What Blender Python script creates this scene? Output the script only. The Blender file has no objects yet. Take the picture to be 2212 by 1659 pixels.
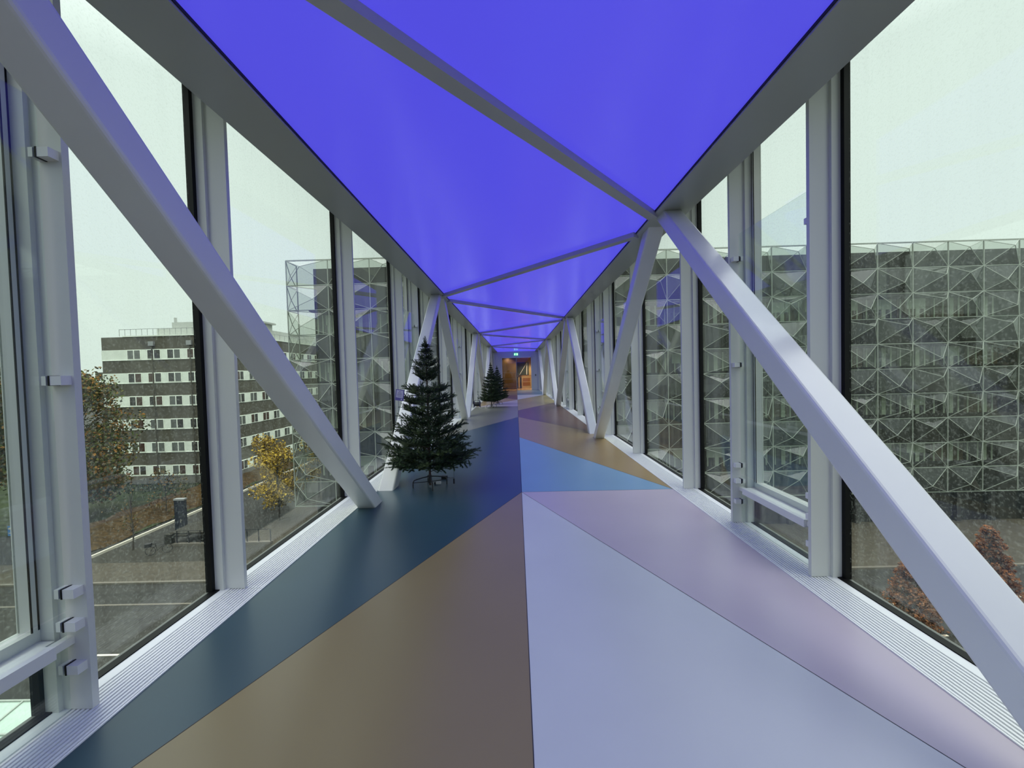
import bpy, math, random
from mathutils import Vector, Matrix

C = bpy.context.scene.collection
sc = bpy.context.scene
PI = math.pi
random.seed(7)

# ------------------------------------------------------------------ camera
cam_d = bpy.data.cameras.new('camera'); cam = bpy.data.objects.new('camera', cam_d); C.objects.link(cam)
sc.camera = cam
cam_d.sensor_fit = 'HORIZONTAL'; cam_d.sensor_width = 36.0
cam_d.lens = 864.4 / 2212 * 36.0
cam_d.clip_start = 0.05; cam_d.clip_end = 900
def cam_rot(yaw, pitch, roll):
    cr, sr = math.cos(roll), math.sin(roll); cp, sp = math.cos(pitch), math.sin(pitch); c, s = math.cos(yaw), math.sin(yaw)
    A = Matrix(((cr, -sr, 0), (sr, cr, 0), (0, 0, 1))); B = Matrix(((1, 0, 0), (0, 0, 1), (0, -1, 0)))
    P = Matrix(((1, 0, 0), (0, cp, -sp), (0, sp, cp))); W = Matrix(((c, -s, 0), (s, c, 0), (0, 0, 1)))
    return W @ P @ B @ A
RM = cam_rot(.0115849, -.0279073, .0264557)
r_, d_, f_ = RM.col[0], RM.col[1], RM.col[2]
M3 = Matrix((r_, -d_, -f_)).transposed()
cam.matrix_world = Matrix.Translation((-.03, 0, 1.6)) @ M3.to_4x4()

# ------------------------------------------------------------------ sky, exposure
sc.view_settings.view_transform = 'Standard'; sc.view_settings.look = 'None'
sc.view_settings.gamma = 1.0; sc.view_settings.use_curve_mapping = False
sc.view_settings.exposure = 0.0
world = bpy.data.worlds.new('overcast'); sc.world = world; world.use_nodes = True
wn = world.node_tree; wn.nodes.clear()
wo = wn.nodes.new('ShaderNodeOutputWorld'); wb = wn.nodes.new('ShaderNodeBackground')
tc = wn.nodes.new('ShaderNodeTexCoord'); sx = wn.nodes.new('ShaderNodeSeparateXYZ')
rp = wn.nodes.new('ShaderNodeValToRGB'); nz = wn.nodes.new('ShaderNodeTexNoise'); mx = wn.nodes.new('ShaderNodeMix')
nz.inputs['Scale'].default_value = 2.2; nz.inputs['Detail'].default_value = 3
wn.links.new(tc.outputs['Generated'], sx.inputs[0]); wn.links.new(sx.outputs['Z'], rp.inputs[0])
wn.links.new(tc.outputs['Generated'], nz.inputs['Vector'])
cr = rp.color_ramp                       # an overcast sky: brightest overhead
cr.elements[0].position = 0.0; cr.elements[0].color = (.30, .345, .315, 1)
cr.elements[1].position = 1.0; cr.elements[1].color = (2.3, 2.3, 2.26, 1)
for p, c in ((.5, (.325, .372, .348, 1)), (.66, (.58, .64, .61, 1)), (.80, (1.75, 1.78, 1.75, 1))):
    e = cr.elements.new(p); e.color = c
mx.data_type = 'RGBA'; mx.blend_type = 'MULTIPLY'; mx.inputs['Factor'].default_value = .10
wn.links.new(rp.outputs[0], mx.inputs['A']); wn.links.new(nz.outputs['Fac'], mx.inputs['B'])
wn.links.new(mx.outputs['Result'], wb.inputs[0]); wb.inputs[1].default_value = 2.9
wn.links.new(wb.outputs[0], wo.inputs[0])
cy = sc.cycles
cy.max_bounces = 7; cy.diffuse_bounces = 4; cy.glossy_bounces = 4; cy.transmission_bounces = 4; cy.transparent_max_bounces = 24
cy.caustics_reflective = False; cy.caustics_refractive = False; cy.sample_clamp_indirect = 4.0

# ------------------------------------------------------------------ materials
MATS = {}
def lin(c):
    return tuple((x / 255 / 12.92) if x / 255 <= .04045 else ((x / 255 + .055) / 1.055) ** 2.4 for x in c)
def mat(name, col, rough=.5, metal=0, spec=.5, noise=0, scale=5, bump=0, emit=None, es=1.0, coat=0, stretch=(1, 1, 1)):
    if name in MATS: return MATS[name]
    m = bpy.data.materials.new(name); m.use_nodes = True; nt = m.node_tree
    b = nt.nodes['Principled BSDF']
    b.inputs['Base Color'].default_value = (*col, 1); b.inputs['Roughness'].default_value = rough
    b.inputs['Metallic'].default_value = metal; b.inputs['Specular IOR Level'].default_value = spec
    b.inputs['Coat Weight'].default_value = coat; b.inputs['Coat Roughness'].default_value = .08
    if noise or bump:
        t = nt.nodes.new('ShaderNodeTexCoord'); mp = nt.nodes.new('ShaderNodeMapping'); mp.inputs['Scale'].default_value = stretch
        n = nt.nodes.new('ShaderNodeTexNoise'); n.inputs['Scale'].default_value = scale; n.inputs['Detail'].default_value = 5
        nt.links.new(t.outputs['Object'], mp.inputs[0]); nt.links.new(mp.outputs[0], n.inputs['Vector'])
        if noise:
            r = nt.nodes.new('ShaderNodeValToRGB')
            r.color_ramp.elements[0].position = .3; r.color_ramp.elements[1].position = .7
            r.color_ramp.elements[0].color = (*[x * (1 - noise) for x in col], 1)
            r.color_ramp.elements[1].color = (*[min(1, x * (1 + noise)) for x in col], 1)
            nt.links.new(n.outputs['Fac'], r.inputs[0]); nt.links.new(r.outputs[0], b.inputs['Base Color'])
        if bump:
            bp = nt.nodes.new('ShaderNodeBump'); bp.inputs['Strength'].default_value = bump; bp.inputs['Distance'].default_value = .01
            nt.links.new(n.outputs['Fac'], bp.inputs['Height']); nt.links.new(bp.outputs[0], b.inputs['Normal'])
    if emit:
        b.inputs['Emission Color'].default_value = (*emit, 1); b.inputs['Emission Strength'].default_value = es
    MATS[name] = m; return m
def glass(name, tint=(.93, .96, .93), f0=.05, fmax=.95, rough=0.0, wet=0.0, diff=0.0, dcol=(.5, .5, .5)):
    m = bpy.data.materials.new(name); m.use_nodes = True; nt = m.node_tree; nt.nodes.clear()
    o = nt.nodes.new('ShaderNodeOutputMaterial'); tr = nt.nodes.new('ShaderNodeBsdfTransparent'); gl = nt.nodes.new('ShaderNodeBsdfGlossy')
    lw = nt.nodes.new('ShaderNodeLayerWeight'); lw.inputs['Blend'].default_value = .5
    pw = nt.nodes.new('ShaderNodeMath'); pw.operation = 'POWER'; pw.inputs[1].default_value = 5
    ma = nt.nodes.new('ShaderNodeMath'); ma.operation = 'MULTIPLY_ADD'; ma.inputs[1].default_value = fmax - f0; ma.inputs[2].default_value = f0
    mi = nt.nodes.new('ShaderNodeMixShader')
    tr.inputs[0].default_value = (*tint, 1); gl.inputs['Roughness'].default_value = rough; gl.inputs['Color'].default_value = (.95, .97, .96, 1)
    nt.links.new(lw.outputs['Facing'], pw.inputs[0]); nt.links.new(pw.outputs[0], ma.inputs[0]); nt.links.new(ma.outputs[0], mi.inputs[0])
    base = tr.outputs[0]
    if wet or diff:                       # rain drops and grime drying on the outside
        tc_ = nt.nodes.new('ShaderNodeTexCoord'); n1 = nt.nodes.new('ShaderNodeTexNoise'); n1.inputs['Scale'].default_value = 60; n1.inputs['Detail'].default_value = 3
        mp = nt.nodes.new('ShaderNodeMapping'); mp.inputs['Scale'].default_value = (1, 7, .25)
        n2 = nt.nodes.new('ShaderNodeTexNoise'); n2.inputs['Scale'].default_value = 2.2; n2.inputs['Detail'].default_value = 5
        r1 = nt.nodes.new('ShaderNodeValToRGB'); r1.color_ramp.elements[0].position = .55; r1.color_ramp.elements[1].position = .68
        r2 = nt.nodes.new('ShaderNodeValToRGB'); r2.color_ramp.elements[0].position = .45; r2.color_ramp.elements[1].position = .8
        ad = nt.nodes.new('ShaderNodeMath'); ad.operation = 'MULTIPLY'; ad.inputs[1].default_value = wet
        a2 = nt.nodes.new('ShaderNodeMath'); a2.operation = 'MULTIPLY_ADD'; a2.inputs[1].default_value = wet * .45
        a3 = nt.nodes.new('ShaderNodeMath'); a3.operation = 'ADD'; a3.inputs[1].default_value = diff
        nt.links.new(tc_.outputs['Object'], n1.inputs['Vector']); nt.links.new(tc_.outputs['Object'], mp.inputs[0]); nt.links.new(mp.outputs[0], n2.inputs['Vector'])
        nt.links.new(n1.outputs['Fac'], r1.inputs[0]); nt.links.new(n2.outputs['Fac'], r2.inputs[0])
        nt.links.new(r1.outputs[0], ad.inputs[0]); nt.links.new(r2.outputs[0], a2.inputs[0]); nt.links.new(ad.outputs[0], a2.inputs[2]); nt.links.new(a2.outputs[0], a3.inputs[0])
        tl = nt.nodes.new('ShaderNodeBsdfTranslucent' if wet else 'ShaderNodeBsdfDiffuse'); tl.inputs[0].default_value = (*dcol, 1)
        m2 = nt.nodes.new('ShaderNodeMixShader'); nt.links.new(a3.outputs[0], m2.inputs[0])
        nt.links.new(tr.outputs[0], m2.inputs[1]); nt.links.new(tl.outputs[0], m2.inputs[2]); base = m2.outputs[0]
    nt.links.new(base, mi.inputs[1]); nt.links.new(gl.outputs[0], mi.inputs[2]); nt.links.new(mi.outputs[0], o.inputs[0])
    MATS[name] = m; return m

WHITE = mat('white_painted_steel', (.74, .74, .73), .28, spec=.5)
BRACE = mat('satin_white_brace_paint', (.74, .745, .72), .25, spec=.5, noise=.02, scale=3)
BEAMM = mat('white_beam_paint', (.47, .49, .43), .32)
MULL = mat('white_mullion_paint', (.64, .65, .62), .35)
BLACK = mat('black_rubber', (.004, .004, .004), .5, spec=.2)
ALU = mat('white_grille_aluminium', (.86, .87, .86), .3, spec=.6)
PIT = mat('grille_trough', (.10, .105, .105), .6)
WIN = glass('window_glass', (.93, .955, .94), .035, .93, wet=.09, dcol=(.72, .78, .74))
GUARD = glass('guard_glass', (.94, .97, .96), .04, .9)
FAC = glass('facade_glass', (.62, .65, .60), .05, .85, rough=0, diff=.04, dcol=(.22, .24, .21))
DOORG = glass('door_glass', (.85, .85, .82), .05, .9)
CEIL = mat('luminous_stretch_ceiling', (.10, .09, .40), .22, spec=.3, emit=(.082, .070, .76), es=.86)
GAP = mat('painted_gap_shade', (.02, .02, .03), .7)
DARKM = mat('dark_metal', (.02, .021, .023), .4)
GREYM = mat('grey_metal', (.30, .31, .31), .4, metal=.4)

# ------------------------------------------------------------------ mesh builder
class MB:
    def __init__(s): s.v = []; s.f = []; s.m = []; s.mats = []
    def mi(s, m):
        if m not in s.mats: s.mats.append(m)
        return s.mats.index(m)
    def poly(s, pts, m):
        b = len(s.v); s.v += [tuple(p) for p in pts]; s.f.append(tuple(range(b, b + len(pts)))); s.m.append(s.mi(m))
    def box(s, x0, x1, y0, y1, z0, z1, m):
        x0, x1 = min(x0, x1), max(x0, x1); y0, y1 = min(y0, y1), max(y0, y1); z0, z1 = min(z0, z1), max(z0, z1)
        b = len(s.v)
        s.v += [(x0, y0, z0), (x1, y0, z0), (x1, y1, z0), (x0, y1, z0), (x0, y0, z1), (x1, y0, z1), (x1, y1, z1), (x0, y1, z1)]
        for q in ((3, 2, 1, 0), (4, 5, 6, 7), (0, 1, 5, 4), (1, 2, 6, 5), (2, 3, 7, 6), (3, 0, 4, 7)):
            s.f.append(tuple(b + i for i in q)); s.m.append(s.mi(m))
    def loft(s, rings, m, cap=True, close=True):
        n = len(rings[0]); b = len(s.v); k = s.mi(m)
        for r in rings: s.v += [tuple(p) for p in r]
        for i in range(len(rings) - 1):
            for j in range(n):
                j2 = (j + 1) % n
                s.f.append((b + i * n + j, b + i * n + j2, b + (i + 1) * n + j2, b + (i + 1) * n + j)); s.m.append(k)
        if cap:
            s.f.append(tuple(b + j for j in reversed(range(n)))); s.m.append(k)
            s.f.append(tuple(b + (len(rings) - 1) * n + j for j in range(n))); s.m.append(k)
    def bar(s, p, q, w, h, m, up=(0, 0, 1)):
        p, q = Vector(p), Vector(q); d = (q - p).normalized(); u = Vector(up); a = d.cross(u)
        if a.length < 1e-4: a = d.cross(Vector((1, 0, 0)))
        a.normalize(); u = a.cross(d).normalized(); a = a * w / 2; u = u * h / 2
        s.loft([[c - a - u, c + a - u, c + a + u, c - a + u] for c in (p, q)], m)
    def tube(s, pts, r, m, n=8, cap=True):
        pts = [Vector(p) for p in pts]; rings = []; prev = None
        for i, p in enumerate(pts):
            d = (pts[min(i + 1, len(pts) - 1)] - pts[max(i - 1, 0)]).normalized()
            a = prev if prev else (Vector((0, 0, 1)) if abs(d.z) < .9 else Vector((1, 0, 0)))
            a = (a - d * a.dot(d)).normalized(); b_ = d.cross(a); prev = a
            rr = r[i] if isinstance(r, (list, tuple)) else r
            rings.append([p + a * rr * math.cos(2 * PI * k / n) + b_ * rr * math.sin(2 * PI * k / n) for k in range(n)])
        s.loft(rings, m, cap)
    def lathe(s, prof, c, m, n=20, axis='z'):
        rings = []
        for r, h in prof:
            ring = []
            for k in range(n):
                a = 2 * PI * k / n
                if axis == 'z': ring.append((c[0] + r * math.cos(a), c[1] + r * math.sin(a), c[2] + h))
                elif axis == 'x': ring.append((c[0] + h, c[1] + r * math.cos(a), c[2] + r * math.sin(a)))
                else: ring.append((c[0] + r * math.sin(a), c[1] + h, c[2] + r * math.cos(a)))
            rings.append(ring)
        s.loft(rings, m)
    def torus(s, c, R, r, m, n=24, k=6, axis='x'):
        b = len(s.v); mi = s.mi(m)
        for i in range(n):
            a = 2 * PI * i / n
            for j in range(k):
                t = 2 * PI * j / k; rr = R + r * math.cos(t); h = r * math.sin(t)
                if axis == 'x': s.v.append((c[0] + h, c[1] + rr * math.cos(a), c[2] + rr * math.sin(a)))
                elif axis == 'y': s.v.append((c[0] + rr * math.cos(a), c[1] + h, c[2] + rr * math.sin(a)))
                else: s.v.append((c[0] + rr * math.cos(a), c[1] + rr * math.sin(a), c[2] + h))
        for i in range(n):
            for j in range(k):
                s.f.append((b + i * k + j, b + ((i + 1) % n) * k + j, b + ((i + 1) % n) * k + (j + 1) % k, b + i * k + (j + 1) % k)); s.m.append(mi)
    def build(s, name, parent=None, loc=None, smooth=False):
        me = bpy.data.meshes.new(name); me.from_pydata(s.v, [], s.f)
        for m in s.mats: me.materials.append(m)
        me.polygons.foreach_set('material_index', s.m)
        if smooth: me.polygons.foreach_set('use_smooth', [True] * len(s.f))
        me.update()
        o = bpy.data.objects.new(name, me); C.objects.link(o)
        if parent: o.parent = parent
        if loc: o.location = loc
        return o
def tag(o, label=None, cat=None, group=None, kind=None):
    if label: o['label'] = label
    if cat: o['category'] = cat
    if group: o['group'] = group
    if kind: o['kind'] = kind
    return o
def empty(name, loc, label, cat, group=None, kind=None, rz=0):
    o = bpy.data.objects.new(name, None); C.objects.link(o); o.location = loc; o.rotation_euler = (0, 0, rz)
    o.empty_display_size = .1
    return tag(o, label, cat, group, kind)
def copy_tree(o, parent=None):
    c = o.copy(); C.objects.link(c)
    if parent: c.parent = parent
    for ch in list(o.children): copy_tree(ch, c)
    return c
def one(name, x, label, cat, group=None, kind=None):
    """a box-only thing from a function that fills a builder"""
    mb = MB(); x(mb); o = mb.build(name); return tag(o, label, cat, group, kind)
ORD = ['nearest', 'second', 'third', 'fourth', 'fifth', 'sixth', 'seventh', 'eighth', 'ninth', 'tenth', 'eleventh', 'twelfth', 'thirteenth', 'fourteenth', 'fifteenth', 'sixteenth', 'seventeenth', 'eighteenth', 'nineteenth', 'twentieth']
Y0, Y1 = -8.5, 36.4
GX, CE = 2.398, 3.5           # glass plane, soffit height

# ------------------------------------------------------------------ floor
def vinyl(name, rgb, k=1.0):
    return mat(name, (rgb[0] * .96 * k, rgb[1] * .94 * k, rgb[2] * .76 * k), .30, spec=.5, noise=.03, scale=1.3)
V = dict(tan=vinyl('vinyl_tan', (.265, .208, .122)), navy=vinyl('vinyl_dark_blue', (.032, .076, .122)),
         pale=vinyl('vinyl_pale_blue', (.60, .63, .80)), lav=vinyl('vinyl_lavender', (.52, .46, .66)),
         sky=vinyl('vinyl_light_blue', (.20, .37, .66)), brown=vinyl('vinyl_ochre_brown', (.33, .235, .13)),
         plum=vinyl('vinyl_plum_brown', (.155, .09, .085)), olive=vinyl('vinyl_olive', (.38, .31, .14)),
         grey=vinyl('vinyl_grey', (.22, .225, .22)), lilac=vinyl('vinyl_lilac', (.50, .45, .62)),
         taupe=vinyl('vinyl_taupe', (.26, .19, .13)), rust=vinyl('vinyl_rust', (.20, .09, .06)), steel=vinyl('vinyl_steel_blue', (.17, .27, .42)))
SEAM = mat('floor_seam', (.03, .03, .035), .6)
e = 2.01
polys = [('tan', [(0, Y0), (0, 5.32), (-e, .85), (-e, Y0)]), ('navy', [(0, 5.32), (0, 14.4), (-e, 9.95), (-e, .85)]),
         ('grey', [(0, 14.4), (0, 19.1), (-e, 19.1), (-e, 9.95)]), ('lilac', [(0, 19.1), (0, 23.7), (-e, 19.1)]),
         ('brown', [(0, 23.7), (-e, 28.5), (-e, 19.1)]), ('plum', [(0, 23.7), (0, 28.5), (-e, 28.5)]),
         ('taupe', [(0, 28.5), (0, 33.3), (-e, 33.3), (-e, 28.5)]), ('rust', [(0, 33.3), (0, Y1), (-e, Y1), (-e, 33.3)]),
         ('pale', [(0, Y0), (e, Y0), (e, .85), (0, 5.32)]), ('lav', [(0, 5.32), (e, .85), (e, 5.3)]),
         ('sky', [(0, 5.32), (e, 5.3), (0, 9.9)]), ('brown', [(0, 9.9), (e, 5.3), (e, 10.2), (0, 14.4)]),
         ('plum', [(0, 14.4), (e, 10.2), (e, 21), (0, 16.9)]), ('olive', [(0, 16.9), (e, 21), (e, 28.3), (0, 23.7)]),
         ('pale', [(0, 23.7), (e, 28.3), (0, 28.7)]), ('steel', [(0, 28.7), (e, 28.3), (e, Y1), (0, Y1)])]
mb = MB()
for n, p in polys: mb.poly([(x, y, 0) for x, y in p], V[n])
done = set()
for n, p in polys:
    for i in range(len(p)):
        a, b = p[i], p[(i + 1) % len(p)]
        if abs(abs(a[0]) - e) < .02 and abs(abs(b[0]) - e) < .02: continue
        key = tuple(sorted((a, b)))
        if key in done: continue
        done.add(key); d = (Vector(b) - Vector(a)).normalized(); w = .0022; nx, ny = -d.y * w, d.x * w
        mb.poly([(a[0] + nx, a[1] + ny, .0008), (a[0] - nx, a[1] - ny, .0008), (b[0] - nx, b[1] - ny, .0008), (b[0] + nx, b[1] + ny, .0008)], SEAM)
mb.box(-e, e, Y0, Y1, -.06, -.03, PIT)
mb.box(-2.55, 2.55, Y0, Y1, -.9, -.12, WHITE)
tag(mb.build('floor'), 'vinyl floor of the bridge in angular patches of many colours', 'floor', kind='structure')

# floor grilles
def grille(s, ya, yb, i, side):
    r = empty('floor_grille', (0, 0, 0), f'ribbed white floor grille under the {side} windows, {ORD[i]} section from the viewer', 'floor grille', 'linear floor grilles along the windows')
    m = MB(); m.box(s * 2.01, s * 2.02, ya, yb, -.11, .006, ALU); m.box(s * 2.265, s * 2.33, ya, yb, -.11, .004, ALU)
    m.box(s * 2.02, s * 2.265, ya, yb, -.115, -.10, PIT); m.build('frame', r)
    m = MB()
    for k in range(10):
        x = 2.030 + k * .0236
        m.box(s * x, s * (x + .0125), ya + .003, yb - .003, -.03, .003, ALU)
    m.build('slats', r)
for s, side in ((-1, 'left'), (1, 'right')):
    ys = [Y0] + [-1.6 + 4.6 * k for k in range(0, 9)] + [Y1]
    for i in range(1, len(ys) - 1): grille(s, ys[i], ys[i + 1], i - 1, side)
    mb = MB(); mb.box(s * 2.01, s * 2.33, Y0, -1.6, -.11, .004, ALU)
    tag(mb.build('trim_%d' % (1 if s < 0 else 2)), f'white floor strip behind the viewer on the {side} side', 'trim', kind='structure')

# ------------------------------------------------------------------ ceiling, beams, roof
mb = MB(); mb.box(-1.76, 1.76, Y0, Y1, 3.535, 3.60, CEIL)
tag(mb.build('ceiling'), 'glowing blue stretched ceiling running the length of the bridge', 'ceiling', kind='structure')
for s, side in ((-1, 'left'), (1, 'right')):
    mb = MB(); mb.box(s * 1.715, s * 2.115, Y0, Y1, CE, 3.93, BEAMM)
    mb.box(s * 1.708, s * 1.7145, Y0, Y1, 3.515, 3.534, GAP)  # dark strip, its colour standing in for shade between beam and ceiling
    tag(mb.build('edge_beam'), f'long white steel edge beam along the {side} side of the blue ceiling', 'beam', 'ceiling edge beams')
mb = MB(); mb.box(-2.6, 2.6, Y0, Y1, 3.96, 4.3, WHITE)  # out-of-view roof slab, added to keep sky light off ceiling and beams
tag(mb.build('ceiling_unseen_roof'), 'unseen white roof slab added above the blue ceiling to block sky light', 'roof', kind='structure')

NODE = [.7 + 4.6 * k for k in range(-1, 9)]
def rrect(w, h, r=.022, n=3):
    out = []
    for cx_, cy_, a0 in ((w / 2 - r, h / 2 - r, 0), (-w / 2 + r, h / 2 - r, PI / 2), (-w / 2 + r, -h / 2 + r, PI), (w / 2 - r, -h / 2 + r, 1.5 * PI)):
        for k in range(n + 1):
            a = a0 + PI / 2 * k / n; out.append((cx_ + r * math.cos(a), cy_ + r * math.sin(a)))
    return out
def brace(s, yt, yb, label):
    xc = s * 1.90; d = Vector((0, yb - yt, -CE)).normalized(); nrm = Vector((0, -d.z, d.y))
    top, bot = [], []
    for a, b in rrect(.22, .185):
        for lst, y, z in ((top, yt, CE - .001), (bot, yb, .0005)):
            p = Vector((xc + a, y, z)) + nrm * b; p -= d * ((p.z - z) / d.z); lst.append(p)
    mb = MB(); mb.loft([top, bot], BRACE); return tag(mb.build('diagonal_brace'), label, 'brace', 'diagonal steel braces of the bridge trusses')
li = {-1: 0, 1: 0}
NOTE = {(-1, 0): ', its foot before the near fir tree', (1, 0): ', crossing the lower right corner',
        (-1, 1): ', behind the near fir tree', (1, 1): ', its foot on ochre floor'}
for s, side in ((-1, 'left'), (1, 'right')):
    for k in range(1, 8):
        ya, yb = .7 + 4.6 * (k - 1), .7 + 4.6 * k
        topfirst = (k % 2 == 1) if s < 0 else (k % 2 == 0)
        i = li[s]; li[s] += 1
        lab = f'{ORD[i]} white diagonal steel brace along the {side} windows' + NOTE.get((s, i), '')
        if topfirst: brace(s, ya + .27, yb - .35, lab)
        else: brace(s, yb - .28, ya + .36, lab)
# ceiling cross bars zigzagging between the truss tops
BAR = mat('grey_white_crossbar_paint', (.50, .50, .48), .35)
for i, k in enumerate(range(1, 8)):
    ya, yb = .7 + 4.6 * (k - 1), .7 + 4.6 * k
    s = -1 if k % 2 == 1 else 1
    p = Vector((s * 1.715, ya + .44, 3.50)); q = Vector((-s * 1.715, yb - .25, 3.50))
    mb = MB(); mb.bar(p, q, .12, .066, BAR)
    d = (q - p).normalized(); a = d.cross(Vector((0, 0, 1))).normalized()
    tag(mb.build('ceiling_crossbar'), f'{ORD[i]} slanting steel bar crossing under the blue ceiling', 'crossbar', 'slanting bars under the ceiling')

# ------------------------------------------------------------------ windows
def clamp(r, s, yc, z, dy):
    m = MB(); m.box(s * 2.168, s * 2.222, yc, yc + dy * .045, z - .022, z + .022, WHITE)
    m.box(s * 2.222, s * 2.2295, yc, yc + dy * .047, z - .024, z + .024, BLACK)
    m.box(s * 2.2405, s * 2.262, yc, yc + dy * .045, z - .022, z + .022, WHITE)
    m.build('glass_clamp', r)
def mullion(r, s, y):
    m = MB(); m.box(s * 2.155, s * 2.36, y, y + .032, .004, 3.955, MULL)
    m.box(s * 2.30, s * 2.365, y - .022, y + .054, .004, 3.955, MULL)
    m.build('mullion', r)
def gasket(r, s, ya, yb):
    m = MB()
    m.box(s * 2.365, s * 2.41, ya + .02, ya + .068, -.02, 3.95, BLACK); m.box(s * 2.365, s * 2.41, yb - .055, yb - .022, -.02, 3.95, BLACK)
    m.box(s * 2.332, s * 2.385, ya + .055, yb - .022, -.05, .010, BLACK)
    m.box(s * 2.385, s * 2.41, ya + .055, yb - .022, -.05, .006, SILL); m.build('gasket', r)
SILL = mat('outer_sill_grey', (.16, .17, .145), .5)
def pane(r, s, ya, yb):
    m = MB(); m.box(s * GX, s * (GX + .012), ya + .07, yb - .055, .0, 3.95, WIN); m.build('glass_pane', r)
wn_ = 0
for s, side in ((-1, 'left'), (1, 'right')):
    vis = 0
    for k in range(-4, 16):
        ya = .7 + 2.3 * k; yb = ya + 2.3
        if k == 15: yb = Y1
        wn_ += 1
        if (s < 0 and k >= 0) or (s > 0 and k >= 0):
            lab = f'tall window bay on the {side} side, {ORD[vis]} from the viewer'; vis += 1
        else: lab = f'tall window bay on the {side} side behind the viewer, number {k + 5} from the far end'
        special = (k % 3 == 0) if s < 0 else (k % 3 == 1)
        r = empty('window_%d' % wn_, (0, 0, 0), lab, 'window', None, 'structure')
        mullion(r, s, ya)
        if not special or k == 15:
            gasket(r, s, ya, yb); pane(r, s, ya, yb); continue
        ym = ya + (1.20 if s < 0 else 1.10)
        mullion(r, s, ym); gasket(r, s, ym, yb); pane(r, s, ym, yb)
        a, b = ya + .033, ym - .001
        m = MB()                           # opening sash set deep in the reveal
        for za, zb in ((.35, .42), (3.86, 3.95)): m.box(s * 2.366, s * 2.445, a, b, za, zb, MULL)
        for y_ in (a, b - .05): m.box(s * 2.366, s * 2.445, y_, y_ + .05, .42, 3.86, MULL)
        m.build('sash', r)
        m = MB(); m.box(s * 2.43, s * 2.44, a + .05, b - .05, .42, 3.86, WIN); m.build('glass_pane', r)
        m = MB(); m.box(s * 2.398, s * 2.41, a + .04, b - .04, .0, .35, WIN); m.build('glass_pane', r)
        m = MB()
        for y_ in (a - .002, b - .030): m.box(s * 2.3655, s * 2.370, y_, y_ + .008, .42, 3.9, BLACK)
        for y_ in (a, b - .04): m.box(s * 2.366, s * 2.412, y_, y_ + .04, -.02, .35, BLACK)
        m.box(s * 2.365, s * 2.371, b - .055, b - .05, .42, 3.9, BLACK)
        m.box(s * 2.332, s * 2.385, a, b, -.05, .010, BLACK); m.box(s * 2.385, s * 2.412, a, b, -.05, .006, SILL)
        m.build('seal', r)
        m = MB(); m.box(s * 2.20, s * 2.29, ya + .14, ym - .1, .325, .385, WHITE); m.box(s * 2.29, s * 2.37, ya + .05, ym - .03, .33, .365, WHITE)
        m.box(s * 2.225, s * 2.265, ya + .034, ym, .335, .372, WHITE)
        m.build('transom_bar', r)
        for za, zb in ((.02, .5), (.51, 2.93)):
            m = MB(); m.box(s * 2.23, s * 2.24, ya + .06, ym - .028, za, zb, GUARD); m.build('guard_pane', r)
        for z in (.23, .44, .60, 1.62, 2.68):
            clamp(r, s, ya + .032, z, 1); clamp(r, s, ym, z, -1)

# ------------------------------------------------------------------ end wall, doors, lobby
EW = mat('white_wall', (.60, .61, .66), .5)
WOOD = mat('dark_oak_wall', (.125, .072, .024), .45, noise=.25, scale=4, stretch=(8, 1, .6))
WOODL = mat('light_oak_panelling', (.66, .46, .22), .45, noise=.12, scale=4, stretch=(6, 1, .6))
mb = MB(); Ye = 36.4
mb.box(-2.6, -1.36, Ye, Ye + .2, -.1, 4.1, EW); mb.box(1.38, 2.6, Ye, Ye + .2, -.1, 4.1, EW); mb.box(-1.36, 1.38, Ye, Ye + .2, 3.02, 4.1, EW)
mb.box(1.95, 2.1, Ye - .08, Ye, 0, 3.45, EW); mb.box(-2.1, -1.95, Ye - .08, Ye, 0, 3.45, EW)
tag(mb.build('wall_far'), 'white wall around the glazed doors at the far end of the bridge', 'wall', kind='structure')
mb = MB(); mb.box(-2.6, 2.6, Y0 - .2, Y0, -.1, 4.1, EW)
tag(mb.build('wall_near'), 'white wall closing the bridge behind the viewer', 'wall', kind='structure')
r = empty('door_1', (0, Ye, 0), 'pair of tall glazed doors at the far end of the bridge', 'door', kind='structure')
mb = MB()
for x in (-1.36, -.03, 1.32): mb.box(x, x + .06, -.04, .06, 0, 3.02, WHITE if x != -.03 else GREYM)
mb.box(-1.36, 1.38, -.04, .06, 2.95, 3.02, WHITE); mb.build('door_frame', r)
for xa, xb in ((-1.30, -.03), (.03, 1.32)):
    mb = MB(); mb.box(xa, xb, .0, .012, .02, 2.95, DOORG); lf = mb.build('door_leaf', r)
    mb = MB()
    for z in (1.05, 1.62):
        for q in range(14):
            x = xa + .1 + q * (xb - xa - .2) / 13; mb.box(x - .02, x + .02, -.004, -.001, z - .02, z + .02, mat('frosted_dot', (.5, .4, .25), .6))
    if xa < 0: mb.build('frosted_dots', lf)
    mb = MB(); hx = xb - .1 if xa < 0 else xa + .1
    mb.tube([(hx, -.03, .9), (hx, -.06, .95), (hx, -.06, 1.5), (hx, -.03, 1.55)], .012, GREYM); mb.build('door_handle', lf)
mb = MB(); mb.box(-5, 5.2, Ye + .2, 45, -.02, 0, mat('lobby_floor', (.42, .26, .12), .25))
tag(mb.build('floor_lobby'), 'polished wooden floor of the lobby beyond the doors', 'floor', kind='structure')
mb = MB(); mb.box(-5, 5.2, Ye + .2, 45, 3.3, 3.4, WOODL)
tag(mb.build('ceiling_lobby'), 'timber ceiling of the lobby beyond the doors', 'ceiling', kind='structure')
mb = MB(); mb.box(-5, -.02, 38.6, 38.8, 0, 3.3, WOOD); mb.box(-.22, -.02, 38.8, 45, 0, 3.3, WOOD)
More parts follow.
